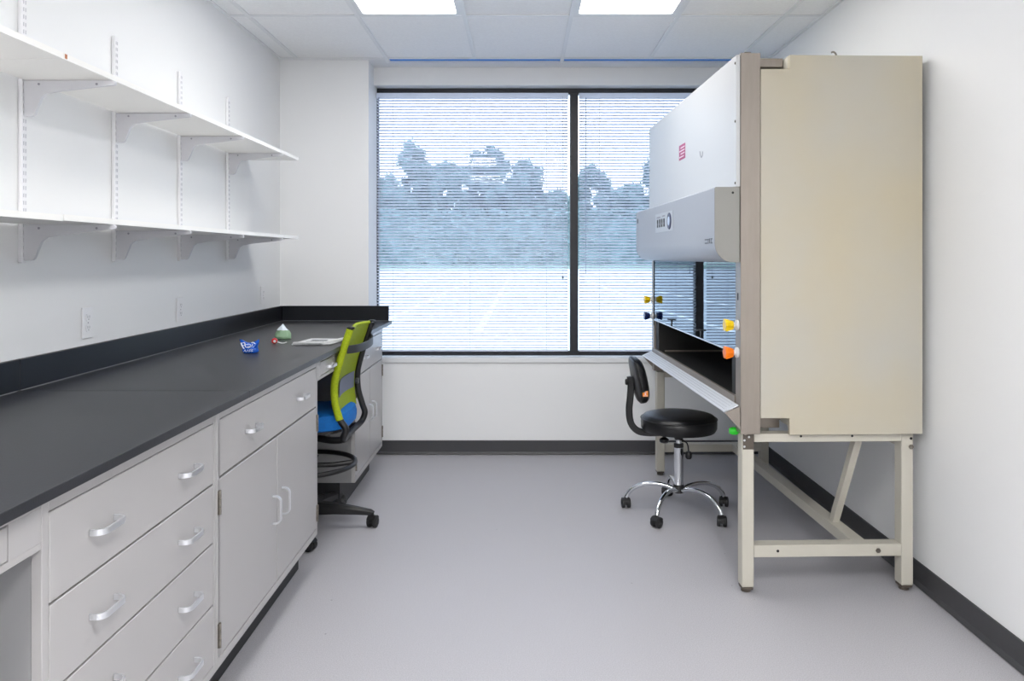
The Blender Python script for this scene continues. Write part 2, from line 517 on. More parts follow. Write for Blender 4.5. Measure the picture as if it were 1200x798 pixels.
# pixel x of crown centre, top y, width px, distance, label
trees = [
    (452, 208, 60, 118, 'leafy tree at the left end of the tree line, partly behind the column edge'),
    (484, 166, 66, 112, 'tall pointed tree, first peak of the tree line seen through the left blind'),
    (524, 188, 62, 116, 'lower rounded tree filling the dip between the two tallest peaks'),
    (572, 171, 72, 112, 'tall broad tree, second peak of the tree line near the middle of the left blind'),
    (616, 186, 62, 115, 'leafy tree on the right shoulder of the middle peak'),
    (648, 222, 52, 118, 'low tree just left of the dark mullion'),
    (694, 192, 60, 116, 'leafy tree just right of the dark mullion'),
    (732, 216, 52, 118, 'low tree seen through the right blind beside the cabinet'),
    (772, 186, 66, 113, 'tree outside behind the white front of the tall cabinet'),
    (846, 196, 76, 114, 'rightmost tree, hidden from the camera by the tall cabinet'),
]
for i, (px, py, wpx, dist, lab) in enumerate(trees):
    dist = (114, 130, 146)[i % 3]
    X = (px-611)*dist/925; top = 1.4+(301-py)*dist/925; base = .25
    t = thing('tree', lab, 'tree', (X, dist, base), 0, 'trees beyond the parking lot')
    hgt = top-base; wd = wpx*dist/925*1.45
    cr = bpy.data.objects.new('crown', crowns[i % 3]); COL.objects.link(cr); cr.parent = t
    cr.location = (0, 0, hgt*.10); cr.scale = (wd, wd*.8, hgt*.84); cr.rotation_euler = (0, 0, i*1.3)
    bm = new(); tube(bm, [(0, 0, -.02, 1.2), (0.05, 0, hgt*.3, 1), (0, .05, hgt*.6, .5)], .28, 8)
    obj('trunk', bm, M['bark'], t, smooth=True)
hedge = new()
rnd = random.Random(5)
for i in range(6000):
    p = Vector((rnd.uniform(-26, 34), rnd.uniform(101, 104), (.25+rnd.random()**.8*7.2)))
    u = Vector((rnd.gauss(0, 1), rnd.gauss(0, 1), rnd.gauss(0, 1))).normalized(); v = u.orthogonal().normalized(); s = rnd.uniform(.25, .5)
    hedge.faces.new([hedge.verts.new(p+u*s), hedge.verts.new(p+v*s*.7), hedge.verts.new(p-u*s), hedge.verts.new(p-v*s*.7)])
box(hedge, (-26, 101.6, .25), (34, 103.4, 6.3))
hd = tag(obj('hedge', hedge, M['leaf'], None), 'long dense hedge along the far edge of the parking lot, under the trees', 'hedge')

# ---------------------------------------------------------------- wall shelving
def shelf(y0, y1, zb, label, chip=False):
    t = thing('wall_shelf', label, 'shelf', (XL+.15, (y0+y1)/2, zb), 0, 'white wall shelves')
    off = t.location
    obj('board', box(new(), (XL+.018, y0, zb+.0005), (-1.345, y1, zb+.0175), .001), M['shelf'], t, off=off)
    obj('edge_band', box(new(), (-1.3448, y0, zb), (-1.3435, y1, zb+.018)), M['shelf'], t, off=off)
    if chip: obj('edge_chip', box(new(), (-1.3434, y0+.003, zb+.003), (-1.3425, y0+.014, zb+.0165)), M['brown'], t, off=off, label='brown tape chip at the shelf joint')
shelf(2.320, 4.757, 1.981, 'upper white wall shelf, far board reaching toward the window', True)
shelf(-.12, 2.315, 1.981, 'upper white wall shelf, near board cut by the left edge of the photo')
shelf(2.320, 4.757, 1.507, 'lower white wall shelf, far board above the outlets')
shelf(-.12, 2.315, 1.505, 'lower white wall shelf, near board cut by the left edge of the photo')

std_ord = {2.602: 'nearest the camera', 3.194: 'second from the camera', 3.802: 'third from the camera', 4.423: 'fourth, nearest the window'}
def bracket_bm():
    # profile in (x from wall, z below shelf)
    pts = [(0, 0), (.295, 0), (.3, -.006), (.298, -.014), (.12, -.034), (.075, -.042), (.058, -.055), (.034, -.112), (.026, -.118), (0, -.118)]
    bm = new()
    prism(bm, pts, 'y', -.0065, .0065)
    return bm
for y in (2.602, 3.194, 3.802, 4.423):
    nm = std_ord[y]
    t = thing('shelf_upright', 'slotted white shelf upright on the left wall, '+nm, 'shelf upright', (XL, y, 1.38), 0, 'slotted uprights')
    obj('channel', box(new(), (0.001, -.0145, 0), (.0145, .0145, .912), .002), M['track'], t)
    bm = new()
    z = .02
    while z < .9:
        for dy in (-.006, .004):
            box(bm, (.0140, dy, z), (.0150, dy+.0022, z+.013))
        z += .0245
    s = obj('slots', bm, M['slot'], t); s['kind'] = 'stuff'
    for zz, lv in ((1.981, 'upper'), (1.507, 'lower')):
        b = tag(obj('shelf_bracket', bracket_bm(), M['bracket'], None, False), 'tapered white metal bracket under the %s shelf, %s' % (lv, nm), 'bracket', 'shelf brackets')
        b.location = (XL+.0155, y, zz-.0008)
        bb = new(); 
        for k in (0,1): lathe(bb, [(0, -.0015), (.004, -.0015), (.004, 0), (0, 0)], (.05+.19*k, -.0066, -.012), 'y', 8)
        obj('rivet', bb, M['slot'], b)

# outlets
for y, zc, lab in ((2.996, 1.15, 'white duplex outlet on the left wall, nearest the camera'), (3.81, 1.146, 'white duplex outlet on the left wall, middle of three'), (5.03, 1.155, 'white duplex outlet on the left wall, close to the column corner')):
    t = thing('wall_outlet', lab, 'outlet', (XL, y, zc), 0, 'wall outlets')
    obj('cover_plate', box(new(), (.001, -.036, -.059), (.0075, .036, .059), .002), M['plate'], t)
    for s in (-1, 1):
        bm = new(); prism(bm, [(-.0165, -.008), (-.01, -.014), (.01, -.014), (.0165, -.008), (.0165, .008), (.01, .014), (-.01, .014), (-.0165, .008)], 'x', .0076, .0095)
        bmesh.ops.translate(bm, verts=bm.verts[:], vec=(0, 0, s*.02))
        f = obj('socket', bm, M['plate'], t)
        bm = new()
        for dy in (-.007, .0055): box(bm, (.0096, dy, s*.02-.002), (.0098, dy+.002, s*.02+.008))
        box(bm, (.0096, -.002, s*.02-.009), (.0098, .002, s*.02-.005))
        obj('contact_slots', bm, M['paperd'], f)
    bm = new(); lathe(bm, [(.003, .0076), (.002, .0086), (0, .0086)], (0, 0, 0), 'x', 8); obj('screw', bm, M['slot'], t)

# ---------------------------------------------------------------- base cabinets
XF = -.915            # front plane
CT = .940             # cabinet top
def pull(horizontal, y, z, parent, ref):
    """D pull; y,z centre in local coordinates, x=0 is the cabinet face"""
    h = .05
    prof = [(0, -h), (.012, -h), (.022, -h+.004), (.029, -h+.014), (.030, -h+.03), (.030, h-.03), (.029, h-.014), (.022, h-.004), (.012, h), (0, h)]
    pts = smooth_path([(a, b, 0) for a, b in prof], 3)
    bm = new()
    if horizontal:
        sweep(bm, [(p[0]+.0015, y+p[1], z) for p in pts], rect(.005, .013), up=(0, 0, 1))
    else:
        sweep(bm, [(p[0]+.0015, y, z+p[1]) for p in pts], rect(.006, .009), up=(0, 1, 0))
    return obj('handle', bm, M['alu'], parent, smooth=True)

def front(name, y0, y1, z0, z1, parent):
    g = .0025
    return obj(name, box(new(), (-.018, y0+g, z0+g), (0, y1-g, z1-g), .0015), M['cab'], parent)

def hinge(y, z, parent):
    bm = new()
    box(bm, (.0006, y-.009, z), (.0022, y+.009, z+.072))
    tube(bm, [(.004, y, z-.001), (.004, y, z+.024)], .0045, 8)
    tube(bm, [(.004, y, z+.0255), (.004, y, z+.047)], .0045, 8)
    tube(bm, [(.004, y, z+.0485), (.004, y, z+.073)], .0045, 8)
    return obj('hinge', bm, M['hinge'], parent, smooth=True)

def carcass(t, L, rails, zb=.157, stiles=()):
    D = .70
    bm = new()
    box(bm, (-D, 0, zb), (-.021, .018, CT)); box(bm, (-D, L-.018, zb), (-.021, L, CT))
    box(bm, (-D, .018, zb), (-.021, L-.018, zb+.018)); box(bm, (-D, .018, CT-.012), (-.021, L-.018, CT))
    box(bm, (-D, .018, zb+.018), (-D+.012, L-.018, CT-.012)); box(bm, (-.04, .018, zb+.018), (-.021, L-.018, CT-.012))
    obj('body', bm, M['cabside_shade'], t)
    bm = new()
    box(bm, (-.0208, 0, zb), (0, .022, CT), .001); box(bm, (-.0208, L-.022, zb), (0, L, CT), .001)
    box(bm, (-.0208, .0222, zb), (0, L-.0222, rails[0]), .001); box(bm, (-.0208, .0222, rails[1]), (0, L-.0222, CT), .001)
    obj('face_frame', bm, M['cab'], t)
    obj('toe_base', box(new(), (-D, .002, 0.001), (-.085, L-.002, zb-.001)), M['toe'], t)

# four-drawer unit
Y0, Y1 = 1.506, 2.370
t = thing('drawer_cabinet', 'light grey steel base cabinet with four wide drawers, nearest the camera', 'cabinet', (XF, Y0, 0))
L = Y1-Y0
carcass(t, L, (.184, .907))
zs = [.907, .725, .55, .366, .184]
for a, b in zip(zs, zs[1:]):
    d = front('drawer', .023, L-.023, b, a, t)
    pull(True, .215, (a+b)/2, d, t); pull(True, L-.215, (a+b)/2, d, t)

def cupboard(Y0, Y1, label):
    t = thing('cupboard', label, 'cabinet', (XF, Y0, 0))
    L = Y1-Y0
    carcass(t, L, (.184, .909))
    d = front('drawer', .012, L-.012, .732, .909, t)
    pull(True, L*.25, .822, d, t); pull(True, L*.76, .822, d, t)
    for k in (0, 1):
        y0, y1 = (.012, L/2-.001) if k == 0 else (L/2+.001, L-.012)
        dr = front('door', y0, y1, .186, .729, t)
        yh = L/2-.055 if k == 0 else L/2+.055
        pull(False, yh, .470, dr, t)
        yy = .014 if k == 0 else L-.014
        hinge(yy, .622, t); hinge(yy, .22, t)
    return t
cupboard(2.372, 3.541, 'light grey steel cupboard with one wide drawer over two doors, beside the four-drawer unit')
cupboard(4.342, 5.19, 'light grey steel cupboard at the window end of the counter, behind the green chair')

def apron(Y0, Y1, label, dw, knob):
    t = thing('knee_drawer_unit', label, 'drawer unit', (XF, Y0, .842))
    L = Y1-Y0
    a, b = dw
    bm = new()
    box(bm, (-.6, 0, 0), (-.02, L, .012)); box(bm, (-.6, 0, .012), (-.588, L, CT-.842))
    box(bm, (-.019, 0, 0), (0, L, .014), .001); box(bm, (-.019, 0, .081), (0, L, CT-.842), .001)
    box(bm, (-.019, 0, .0142), (0, a, .0808)); box(bm, (-.019, b, .0142), (0, L, .0808))
    obj('apron_frame', bm, M['cab'], t)
    d = obj('drawer', box(new(), (-.5, a+.003, .0165), (.0005, b-.003, .0785), .0015), M['cab'], t)
    if knob: pull(True, (a+b)/2, .045, d, t)
    return t
apron(.50, 1.504, 'light grey knee-space apron with a shallow drawer at the left edge of the photo', (.14, .908), True)
apron(3.543, 4.340, 'light grey knee-space apron with a shallow drawer above the green chair', (.05, .35), True)

# unseen cabinet added beside the camera to block light from behind
cupboard(-.36, .497, 'added unseen cupboard beside the camera, keeping light out of the knee space')

# worktops
ZC, TH = .964, .022
def worktop(y0, y1, label, far):
    t = thing('worktop', label, 'countertop', (XL, y0, CT+.002))
    off = t.location
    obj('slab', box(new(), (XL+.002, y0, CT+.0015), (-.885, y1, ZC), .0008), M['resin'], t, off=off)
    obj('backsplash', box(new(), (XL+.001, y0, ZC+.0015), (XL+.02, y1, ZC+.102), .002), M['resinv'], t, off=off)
    obj('sealant_bead', box(new(), (XL+.0205, y0+.001, ZC+.0003), (XL+.0225, y1-.02, ZC+.0022)), M['joint'], t, off=off)
    if far:
        obj('end_splash', box(new(), (XL+.0215, y1-.019, ZC+.0015), (-.905, y1, ZC+.102), .002), M['resinv'], t, off=off)
        obj('sealant_bead', box(new(), (XL+.0235, y1-.0215, ZC+.0003), (-.905, y1-.0195, ZC+.0022)), M['joint'], t, off=off)
worktop(-.6, 2.569, 'near half of the black resin worktop, over the four drawers', False)
worktop(2.571, 5.398, 'far half of the black resin worktop, with the blue and green wrappers on it', True)

# ---------------------------------------------------------------- things on the worktop
def crumple(bm, seed, amp, fixed_z=None):
    rnd = random.Random(seed)
    for v in bm.verts:
        if fixed_z is not None and v.co.z < fixed_z: continue
        v.co += Vector((rnd.uniform(-1, 1), rnd.uniform(-1, 1), rnd.uniform(-1, 1))) * amp
t = thing('wrapper', 'crumpled blue foil wrapper with white print on the black worktop', 'wrapper', (-1.232, 3.585, ZC+.001))
bm = new()
prof = []
N = 18
rings = []
for j, (sx, sy, z) in enumerate([(.030, .020, 0.0), (.036, .026, .008), (.033, .022, .02), (.037, .020, .033), (.042, .016, .045), (.043, .008, .053)]):
    ring = []
    for i in range(N):
        a = 2*math.pi*i/N
        k = 1+.12*math.sin(5*a+j)+.05*math.cos(3*a-j)
        zz = z + (.008*math.cos(2*a) if j > 3 else 0)
        ring.append(bm.verts.new((sx*k*math.cos(a), sy*k*math.sin(a), max(zz, 0))))
    rings.append(ring)
for A, B in zip(rings, rings[1:]):
    for i in range(N): bm.faces.new((A[i], A[(i+1) % N], B[(i+1) % N], B[i]))
bm.faces.new(rings[0]); c = bm.verts.new((0, 0, .036))
for i in range(N): bm.faces.new((rings[-1][i], rings[-1][(i+1) % N], c))
crumple(bm, 3, .0015, .004)
obj('foil', bm, M['bluewrap'], t)
def stroke(pts, w=.0022):
    b = new(); sweep(b, smooth_path(pts, 4), rect(w, w)); return b
bm = new()
yf = -.0235
def S_(pts, w=.0035):
    sweep(bm, smooth_path([(x, yf-.004+.25*(z-.02), z) for x, z in pts], 4), rect(w, w*.6))
S_([(-.034, .047), (-.030, .038), (-.024, .028), (-.018, .021)], .005)      # P-like stroke
S_([(-.028, .046), (-.018, .047), (-.016, .037), (-.024, .035)])
S_([(.002, .041), (-.012, .038), (-.012, .029), (0, .026), (.010, .029)], .004)
S_([(.000, .042), (.010, .038), (.008, .032), (-.004, .032)], .003)
S_([(.014, .030), (.018, .038), (.018, .043)], .004)
S_([(.012, .047), (.020, .049), (.030, .043)], .005)
obj('white_print', bm, M['whitewrap'], t)
bm = new()
def S2(pts, w=.0025):
    sweep(bm, [(x, -.0265+.2*(z-.005)*0, z) for x, z in pts], rect(w, w*.6))
S2([(-.020, .006), (-.014, .017), (-.010, .006)]); S2([(-.008, .006), (-.002, .017), (.002, .006)])
S2([(.006, .006), (.006, .017), (.013, .017)]); S2([(.006, .011), (.012, .011)])
S2([(.016, .006), (.016, .017), (.023, .017)]); S2([(.016, .011), (.022, .011)])
obj('lettering', bm, M['whitewrap'], t)

t = thing('snack_bag', 'small pointed pale green and white wrapper near the far corner of the worktop', 'wrapper', (-1.268, 4.20, ZC+.001))
def cone(bm, levels, seed):
    rnd = random.Random(seed); rings = []
    n = 14
    for (sx, sy, z, ox) in levels:
        rings.append([bm.verts.new((ox+sx*(1+rnd.uniform(-.08, .08))*math.cos(2*math.pi*i/n), sy*(1+rnd.uniform(-.1, .1))*math.sin(2*math.pi*i/n), max(0, z+rnd.uniform(-.002, .002)))) for i in range(n)])
    for A, B in zip(rings, rings[1:]):
        for i in range(n): bm.faces.new((A[i], A[(i+1) % n], B[(i+1) % n], B[i]))
    bm.faces.new(rings[0]); bm.faces.new(rings[-1])
    return bm
obj('bag', cone(new(), [(.040, .025, 0, 0), (.044, .028, .012, 0), (.040, .024, .028, 0), (.030, .018, .045, 0)], 2), M['greenwrap'], t)
obj('folded_top', cone(new(), [(.031, .0185, .0455, -.001), (.022, .013, .056, -.004), (.010, .007, .068, -.002), (.003, .003, .077, 0)], 4), M['whitewrap'], t)

t = thing('marker_cap', 'small red round cap with a white strip, between the wrappers on the worktop', 'cap', (-1.235, 3.95, ZC+.001))
bm = new(); lathe(bm, [(0, -.011), (.011, -.011), (.014, -.007), (.0145, .004), (.011, .010), (0, .011)], (0, 0, .0146), 'y', 16); obj('cap', bm, M['red'], t, smooth=True)
bm = new(); sweep(bm, smooth_path([(.016, -.002, .010), (.03, -.006, .006), (.045, -.004, .004), (.058, .006, .008)], 4), rect(.009, .003), up=(0, 0, 1)); obj('strip', bm, M['whiteplast'], t)
bm = new(); lathe(bm, [(0, -.0115), (.006, -.0115), (.007, -.0125), (0, -.013)], (.004, 0, .0146), 'y', 12); obj('white_ring', bm, M['whiteplast'], t)

t = thing('leaflet', 'flat folded silvery paper leaflet near the front edge of the worktop', 'leaflet', (-1.02, 4.02, ZC+.001))
bm = new()
P0 = [(-.115, -.12), (.07, -.12), (.11, .12), (-.085, .12)]
prism(bm, P0, 'z', 0, .004); obj('sheet', bm, M['paper'], t)
bm = new(); prism(bm, [(-.11, -.125), (.03, -.13), (.075, .10), (-.08, .115)], 'z', .0045, .0085); obj('sheet', bm, M['paper'], t)
bm = new(); sweep(bm, smooth_path([(-.105, -.122, .012), (-.03, -.13, .0125), (.05, -.128, .012), (.085, -.10, .012)], 4), rect(.016, .004), up=(0, 0, 1)); obj('folded_edge', bm, M['whiteplast'], t)
bm = new(); sweep(bm, smooth_path([(.05, -.07, .012), (.08, 0, .014), (.112, .11, .016)], 4), rect(.018, .004), up=(0, 0, 1)); obj('folded_edge', bm, M['whiteplast'], t)
bm = new(); box(bm, (-.06, -.09, .0087), (.02, -.083, .0093)); box(bm, (-.06, -.06, .0087), (.03, -.055, .0093)); box(bm, (-.05, -.02, .0087), (.03, .03, .0093)); obj('print', bm, M['paperd'], t)

# ---------------------------------------------------------------- safety cabinet
ANG = math.radians(1.6)
bsc = thing('safety_cabinet', 'tall cream and stainless laboratory safety cabinet on a tubular stand by the right wall', 'lab cabinet', (.903, 3.25, 0), ANG)
LB = 1.89
def part(name, bm, m, parent=None, smooth=False, label=None):
    return obj(name, bm, m, parent or bsc, smooth, label)
# stainless side posts
for v0, v1 in ((0, .07), (LB-.07, LB)):
    part('side_post', box(new(), (0, v0, .669), (.082, v1, 2.24), .0015), M['steel'])
# stainless shell behind
bm = new()
box(bm, (.083, .11, .672), (.2, .13, 2.236)); box(bm, (.083, LB-.13, .672), (.2, LB-.11, 2.236))
box(bm, (.05, .071, 2.20), (.2, LB-.071, 2.236))
part('inner_shell', bm, M['steel'])
# cream end covers with stepped notches
for v0, v1 in ((0, .022), (LB-.022, LB)):
    pts = [(.0835, .735), (.204, .735), (.204, .666), (.76, .666), (.76, 2.233), (.204, 2.233), (.204, 2.174), (.0835, 2.174)]
    part('end_cover', prism(new(), pts, 'y', v0, v1, .001), M['cream'])
bm = new()
box(bm, (.204, .0225, .70), (.215, .11, 2.228)); box(bm, (.204, LB-.11, .70), (.215, LB-.0225, 2.228))
box(bm, (.748, .0225, .67), (.76, LB-.0225, 2.233)); box(bm, (.204, .0225, 2.2285), (.748, LB-.0225, 2.233))
part('outer_casing', bm, M['creamin'])
# cavity
ZT = .80
bm = new()
box(bm, (.012, .161, ZT-.012), (.69, LB-.161, ZT))
part('work_surface', bm, M['inner'])
bm = new()
for sgn in (0, 1):
    f = (lambda v: LB-v) if sgn else (lambda v: v)
    box(bm, (.012, f(.0705), ZT-.012), (.082, f(.16), 2.19)); box(bm, (.082, f(.132), ZT-.012), (.70, f(.16), 2.19))
box(bm, (.6905, .1605, ZT-.012), (.70, LB-.1605, 2.19)); box(bm, (.03, .1605, 1.50), (.69, LB-.1605, 1.512))
part('cavity_walls', bm, M['inner'])
bm = new(); box(bm, (.085, .135, .70), (.70, LB-.135, .7865)); part('drain_pan', bm, M['steel'])
bm = new(); box(bm, (.05, LB-.166, ZT+.001), (.6, LB-.1605, ZT+.012)); part('surface_seam', bm, M['steel'])
# front grille and sill
bm = new(); prism(bm, [(-.066, .758), (-.066, .762), (-.010, .788), (-.006, .788), (-.006, .7835)], 'y', .012, LB-.012)
g = part('air_grille', bm, M['perf'])
bm = new()
for i in range(90):
    for k in range(4):
        s = (k+.5)/4.4+.03
        u = -.064+.054*s; z = .7631+.0252*s
        v = .05+(LB-.1)*(i+.5*(k % 2))/90
        box(bm, (u-.002, v-.003, z+.0008), (u+.002, v+.003, z+.0012))
hh = obj('perforations', bm, M['slot'], g); hh['kind'] = 'stuff'
part('front_sill', box(new(), (-.005, .0705, .785), (.011, LB-.0705, .815), .001), M['steel'])
# near end bracket below the grille
for v in (.004, LB-.012):
    bm = new(); prism(bm, [(-.064, .757), (-.0015, .782), (-.0015, .70), (.03, .668), (.02, .664)], 'y', v, v+.008); part('end_bracket', bm, M['steel'])
# upper front panel
bm = new(); box(bm, (-.018, .002, 1.690), (-.001, LB+.0, 2.232), .002)
fp = part('front_panel', bm, M['whitep'])
for z in (2.20, 1.96, 1.705):
    for v in (.012, LB-.012):
        bm = new(); lathe(bm, [(0, -.003), (.005, -.003), (.006, 0), (0, 0)], (-.0182, v, z), 'x', 8); obj('screw', bm, M['bronze'], fp)
bm = new(); box(bm, (-.0195, .893, 1.92), (-.0182, 1.031, 2.0)); lb = part('warning_label', bm, M['magenta'], label='small magenta label with pale lines')
bm = new()
for i in range(4):
    z = 1.932+.016*i
    box(bm, (-.0205, .90+.02*(i == 0), z), (-.0196, 1.02-(.03 if i % 2 else 0), z+.006))
obj('label_lines', bm, M['labelw'], lb)
bm = new(); tube(bm, [(-.0185, .56+.03*math.cos(a), 1.93+.05*math.sin(a)) for a in [math.radians(-150+10*i) for i in range(14)]], .0018, 5); part('scuff_ring', bm, M['slot'])
# control hood
pts = [(0, 1.689), (-.100, 1.689), (-.105, 1.684)] + [(-.105+.075*(1-math.cos(a)), 1.46-.083*math.sin(a)) for a in [math.radians(10*i) for i in range(0, 10)]] + [(-.001, 1.377)]
pts = [(-.0012, 1.689)] + pts[1:]
bm = new(); prism(bm, pts, 'y', .016, LB-.016)
hd = part('control_hood', bm, M['hood'], smooth=True)
for v0, v1 in ((.010, .0155), (LB-.0155, LB-.01)):
    bm = new(); prism(bm, pts, 'y', v0, v1, .001); obj('hood_end_cap', bm, M['hoodend'], hd, label='warm grey end cap of the hood')
bm = new(); lathe(bm, [(0, -.002), (.005, -.002), (.005, 0), (0, 0)], (-.03, .0095, 1.665), 'y', 8); obj('screw', bm, M['dark'], hd)
disp = part('control_panel', box(new(), (-.107, .79, 1.535), (-.1053, 1.235, 1.638), .0005), M['panelgrey'])
for i in range(4):
    v = .985+.058*i
    bm = new(); box(bm, (-.109, v, 1.563-(.0)), (-.1072, v+.028, 1.607), .001); obj('button', bm, M['dark'], disp)
    bm = new(); box(bm, (-.1095, v+.008, 1.575), (-.1091, v+.02, 1.586)); obj('button_mark', bm, M['slot'], disp)
bm = new(); box(bm, (-.1078, 1.10, 1.615), (-.1072, 1.20, 1.622)); box(bm, (-.1078, .98, 1.618), (-.1072, 1.05, 1.624)); obj('panel_print', bm, M['slot'], disp)
bm = new(); lathe(bm, [(.026, -.004), (.042, -.004), (.044, 0), (.026, 0), (.026, -.004)], (-.1072, .87, 1.587), 'x', 28); obj('button_ring', bm, M['navy'], disp, smooth=True)
bm = new(); lathe(bm, [(0, -.006), (.023, -.005), (.0255, 0), (0, 0)], (-.1072, .87, 1.587), 'x', 28); obj('power_button', bm, M['btn'], disp, smooth=True)
bm = new()   # maker's lettering, dark grey strokes
for v0, v1, z0, z1 in ((.125,.165,1.471,1.476),(.125,.165,1.456,1.461),(.098,.12,1.471,1.476),(.106,.112,1.455,1.475),(.080,.092,1.458,1.478),(.045,.07,1.473,1.478),(.057,.063,1.460,1.473),(.045,.07,1.456,1.461)):
    box(bm, (-.1062, v0, z0), (-.1052, v1, z1))
obj('nameplate_lettering', bm, M['slot'] if False else M['paperd'], hd)
bm = new(); lathe(bm, [(0, -.002), (.016, -.002), (.016, 0), (0, 0)], (-.1052, 1.82, 1.63), 'x', 16); obj('round_badge', bm, M['paperd'], hd)
# sash
sash = part('sash', box(new(), (-.0, .0705, 1.0), (.006, LB-.0705, 1.62)), M['sash'], label='clear glass sash')
bm = new(); box(bm, (-.003, .0705, .994), (.009, LB-.0705, .9995)); obj('sash_edge', bm, M['alu'], sash)
for v in (.64, 1.30):
    bm = new(); box(bm, (-.004, v-.004, 1.0), (-.0005, v+.004, 1.036)); box(bm, (-.022, v-.014, 1.036), (-.0005, v+.014, 1.042))
    obj('sash_grip', bm, M['blackp'], sash)
bm = new(); box(bm, (-.0035, LB-.0765, .96), (-.0005, LB-.0705, 1.376)); part('sash_track', bm, M['dark'])
bm = new(); box(bm, (-.0015, .03, 1.22), (-.0005, .045, 1.25)); part('post_slot', bm, M['dark'])
# service valves
def valve(v, z, m, lab):
    k = part('service_valve', lathe(new(), [(0, 0), (.022, 0), (.022, -.009), (.012, -.011), (.011, -.02), (0, -.02)], (-.0006, v, z), 'x', 16), M['whiteplast'], smooth=True, label=lab)
    bm = new()
    n = 12; rings = []
    for r, h in ((.014, -.0205), (.018, -.024), (.027, -.052), (.024, -.058)):
        rings.append([bm.verts.new((h, v+r*(1+.10*(-1)**i)*math.cos(2*math.pi*i/n), z+r*(1+.10*(-1)**i)*math.sin(2*math.pi*i/n))) for i in range(n)])
    for A, B in zip(rings, rings[1:]):
        for i in range(n): bm.faces.new((A[i], A[(i+1) % n], B[(i+1) % n], B[i]))
    bm.faces.new(rings[0]); bm.faces.new(rings[-1])
    obj('knob', bm, m, k)
valve(.035, 1.116, M['yellow'], 'yellow valve on the near post'); valve(.035, 1.002, M['orange'], 'orange valve on the near post')
valve(LB-.035, 1.124, M['yellow'], 'yellow valve on the far post'); valve(LB-.035, 1.019, M['navyv'], 'dark blue valve on the far post')
bm = new(); lathe(bm, [(0, -.052), (.012, -.050), (.0165, -.04), (.0165, -.02), (.01, -.012), (.007, 0), (0, 0)], (.026, .075, .667), 'x', 12); part('drain_valve', bm, M['green'], smooth=True, label='small green drain knob under the front edge')
# bits on the roof
bm = new(); tube(bm, smooth_path([(.44, .1, 2.234), (.44, .1, 2.262), (.43, .1, 2.272), (.42, .1, 2.27)], 3), .004, 6); part('roof_hook', bm, M['hinge'])
bm = new(); tube(bm, smooth_path([(.50, .2, 2.234), (.50, .2, 2.25), (.505, .2, 2.256), (.515, .2, 2.254)], 3), .004, 6); part('roof_hook', bm, M['hinge'])
bm = new(); box(bm, (.02, .01, 2.2405), (.045, .03, 2.246)); part('post_clip', bm, M['bronze'])
# stand
bm = new()
u0, u1 = .015, .737
for va, vb in ((.03, .09), (LB-.09, LB-.03)):
    box(bm, (u0+.0505, va, .15), (u1-.0505, vb, .20), .002)
    box(bm, (u0+.0505, va, .629), (u1-.0505, vb, .664), .002)
box(bm, (.50, .0905, .152), (.56, LB-.0905, .199), .002)
box(bm, (u1-.045, .0905, .60), (u1-.005, LB-.0905, .655), .002)
stand = part('stand', bm, M['creamin'], label='cream tubular steel stand')
for ua in (u0, u1-.05):
    for va in (.03, LB-.09):
        lg = obj('leg', box(new(), (ua, va, .026), (ua+.05, va+.06, .6645), .003), M['creamin'], stand)
        bm = new(); box(bm, (ua+.002, va+.002, .014), (ua+.048, va+.058, .0255), .003); lathe(bm, [(.02, .0015), (.02, .014), (0, .014)], (ua+.025, va+.03, 0), n=14)
        obj('foot', bm, M['bronze'], stand)
for va, vb in ((.33, .10), (LB-.33, LB-.10)):
    bm = new(); sweep(bm, [(.53, va, .199), (.535, vb, .64)], rect(.035, .03), up=(1, 0, 0)); obj('brace', bm, M['creamin'], stand)
bm = new(); box(bm, (u0+.003, .0265, .60), (u0+.048, .0297, .664), .0005); obj('corner_plate', bm, M['bronze'], stand)
bm = new()
for uu, zz in ((.047, .652), (.028, .638), (.028, .612)): lathe(bm, [(0, -.002), (.004, -.0015), (.005, 0), (0, 0)], (uu-.004, .0262, zz), 'y', 8)
obj('screw', bm, M['alu'], stand)
for uu, zz in ((.262, .653), (.478, .653)):
    bm = new(); lathe(bm, [(0, -.0008), (.005, -.0008), (.005, 0), (0, 0)], (uu, .0297, zz), 'y', 10); obj('bolt_hole', bm, M['dark'], stand)
for uu, zz in ((.727, .641), (.165, .176)):
    bm = new(); lathe(bm, [(0, -.0008), (.006, -.0008), (.006, 0), (0, 0)], (uu, .0297, zz), 'y', 10); obj('bolt_hole', bm, M['dark'], stand)
for uu, zz in ((.727, .606), (.588, .174)):
    bm = new(); lathe(bm, [(0, -.008), (.006, -.008), (.006, -.003), (.011, -.003), (.011, 0), (0, 0)], (uu, .0297, zz), 'y', 6); obj('bolt', bm, M['hinge'], stand)

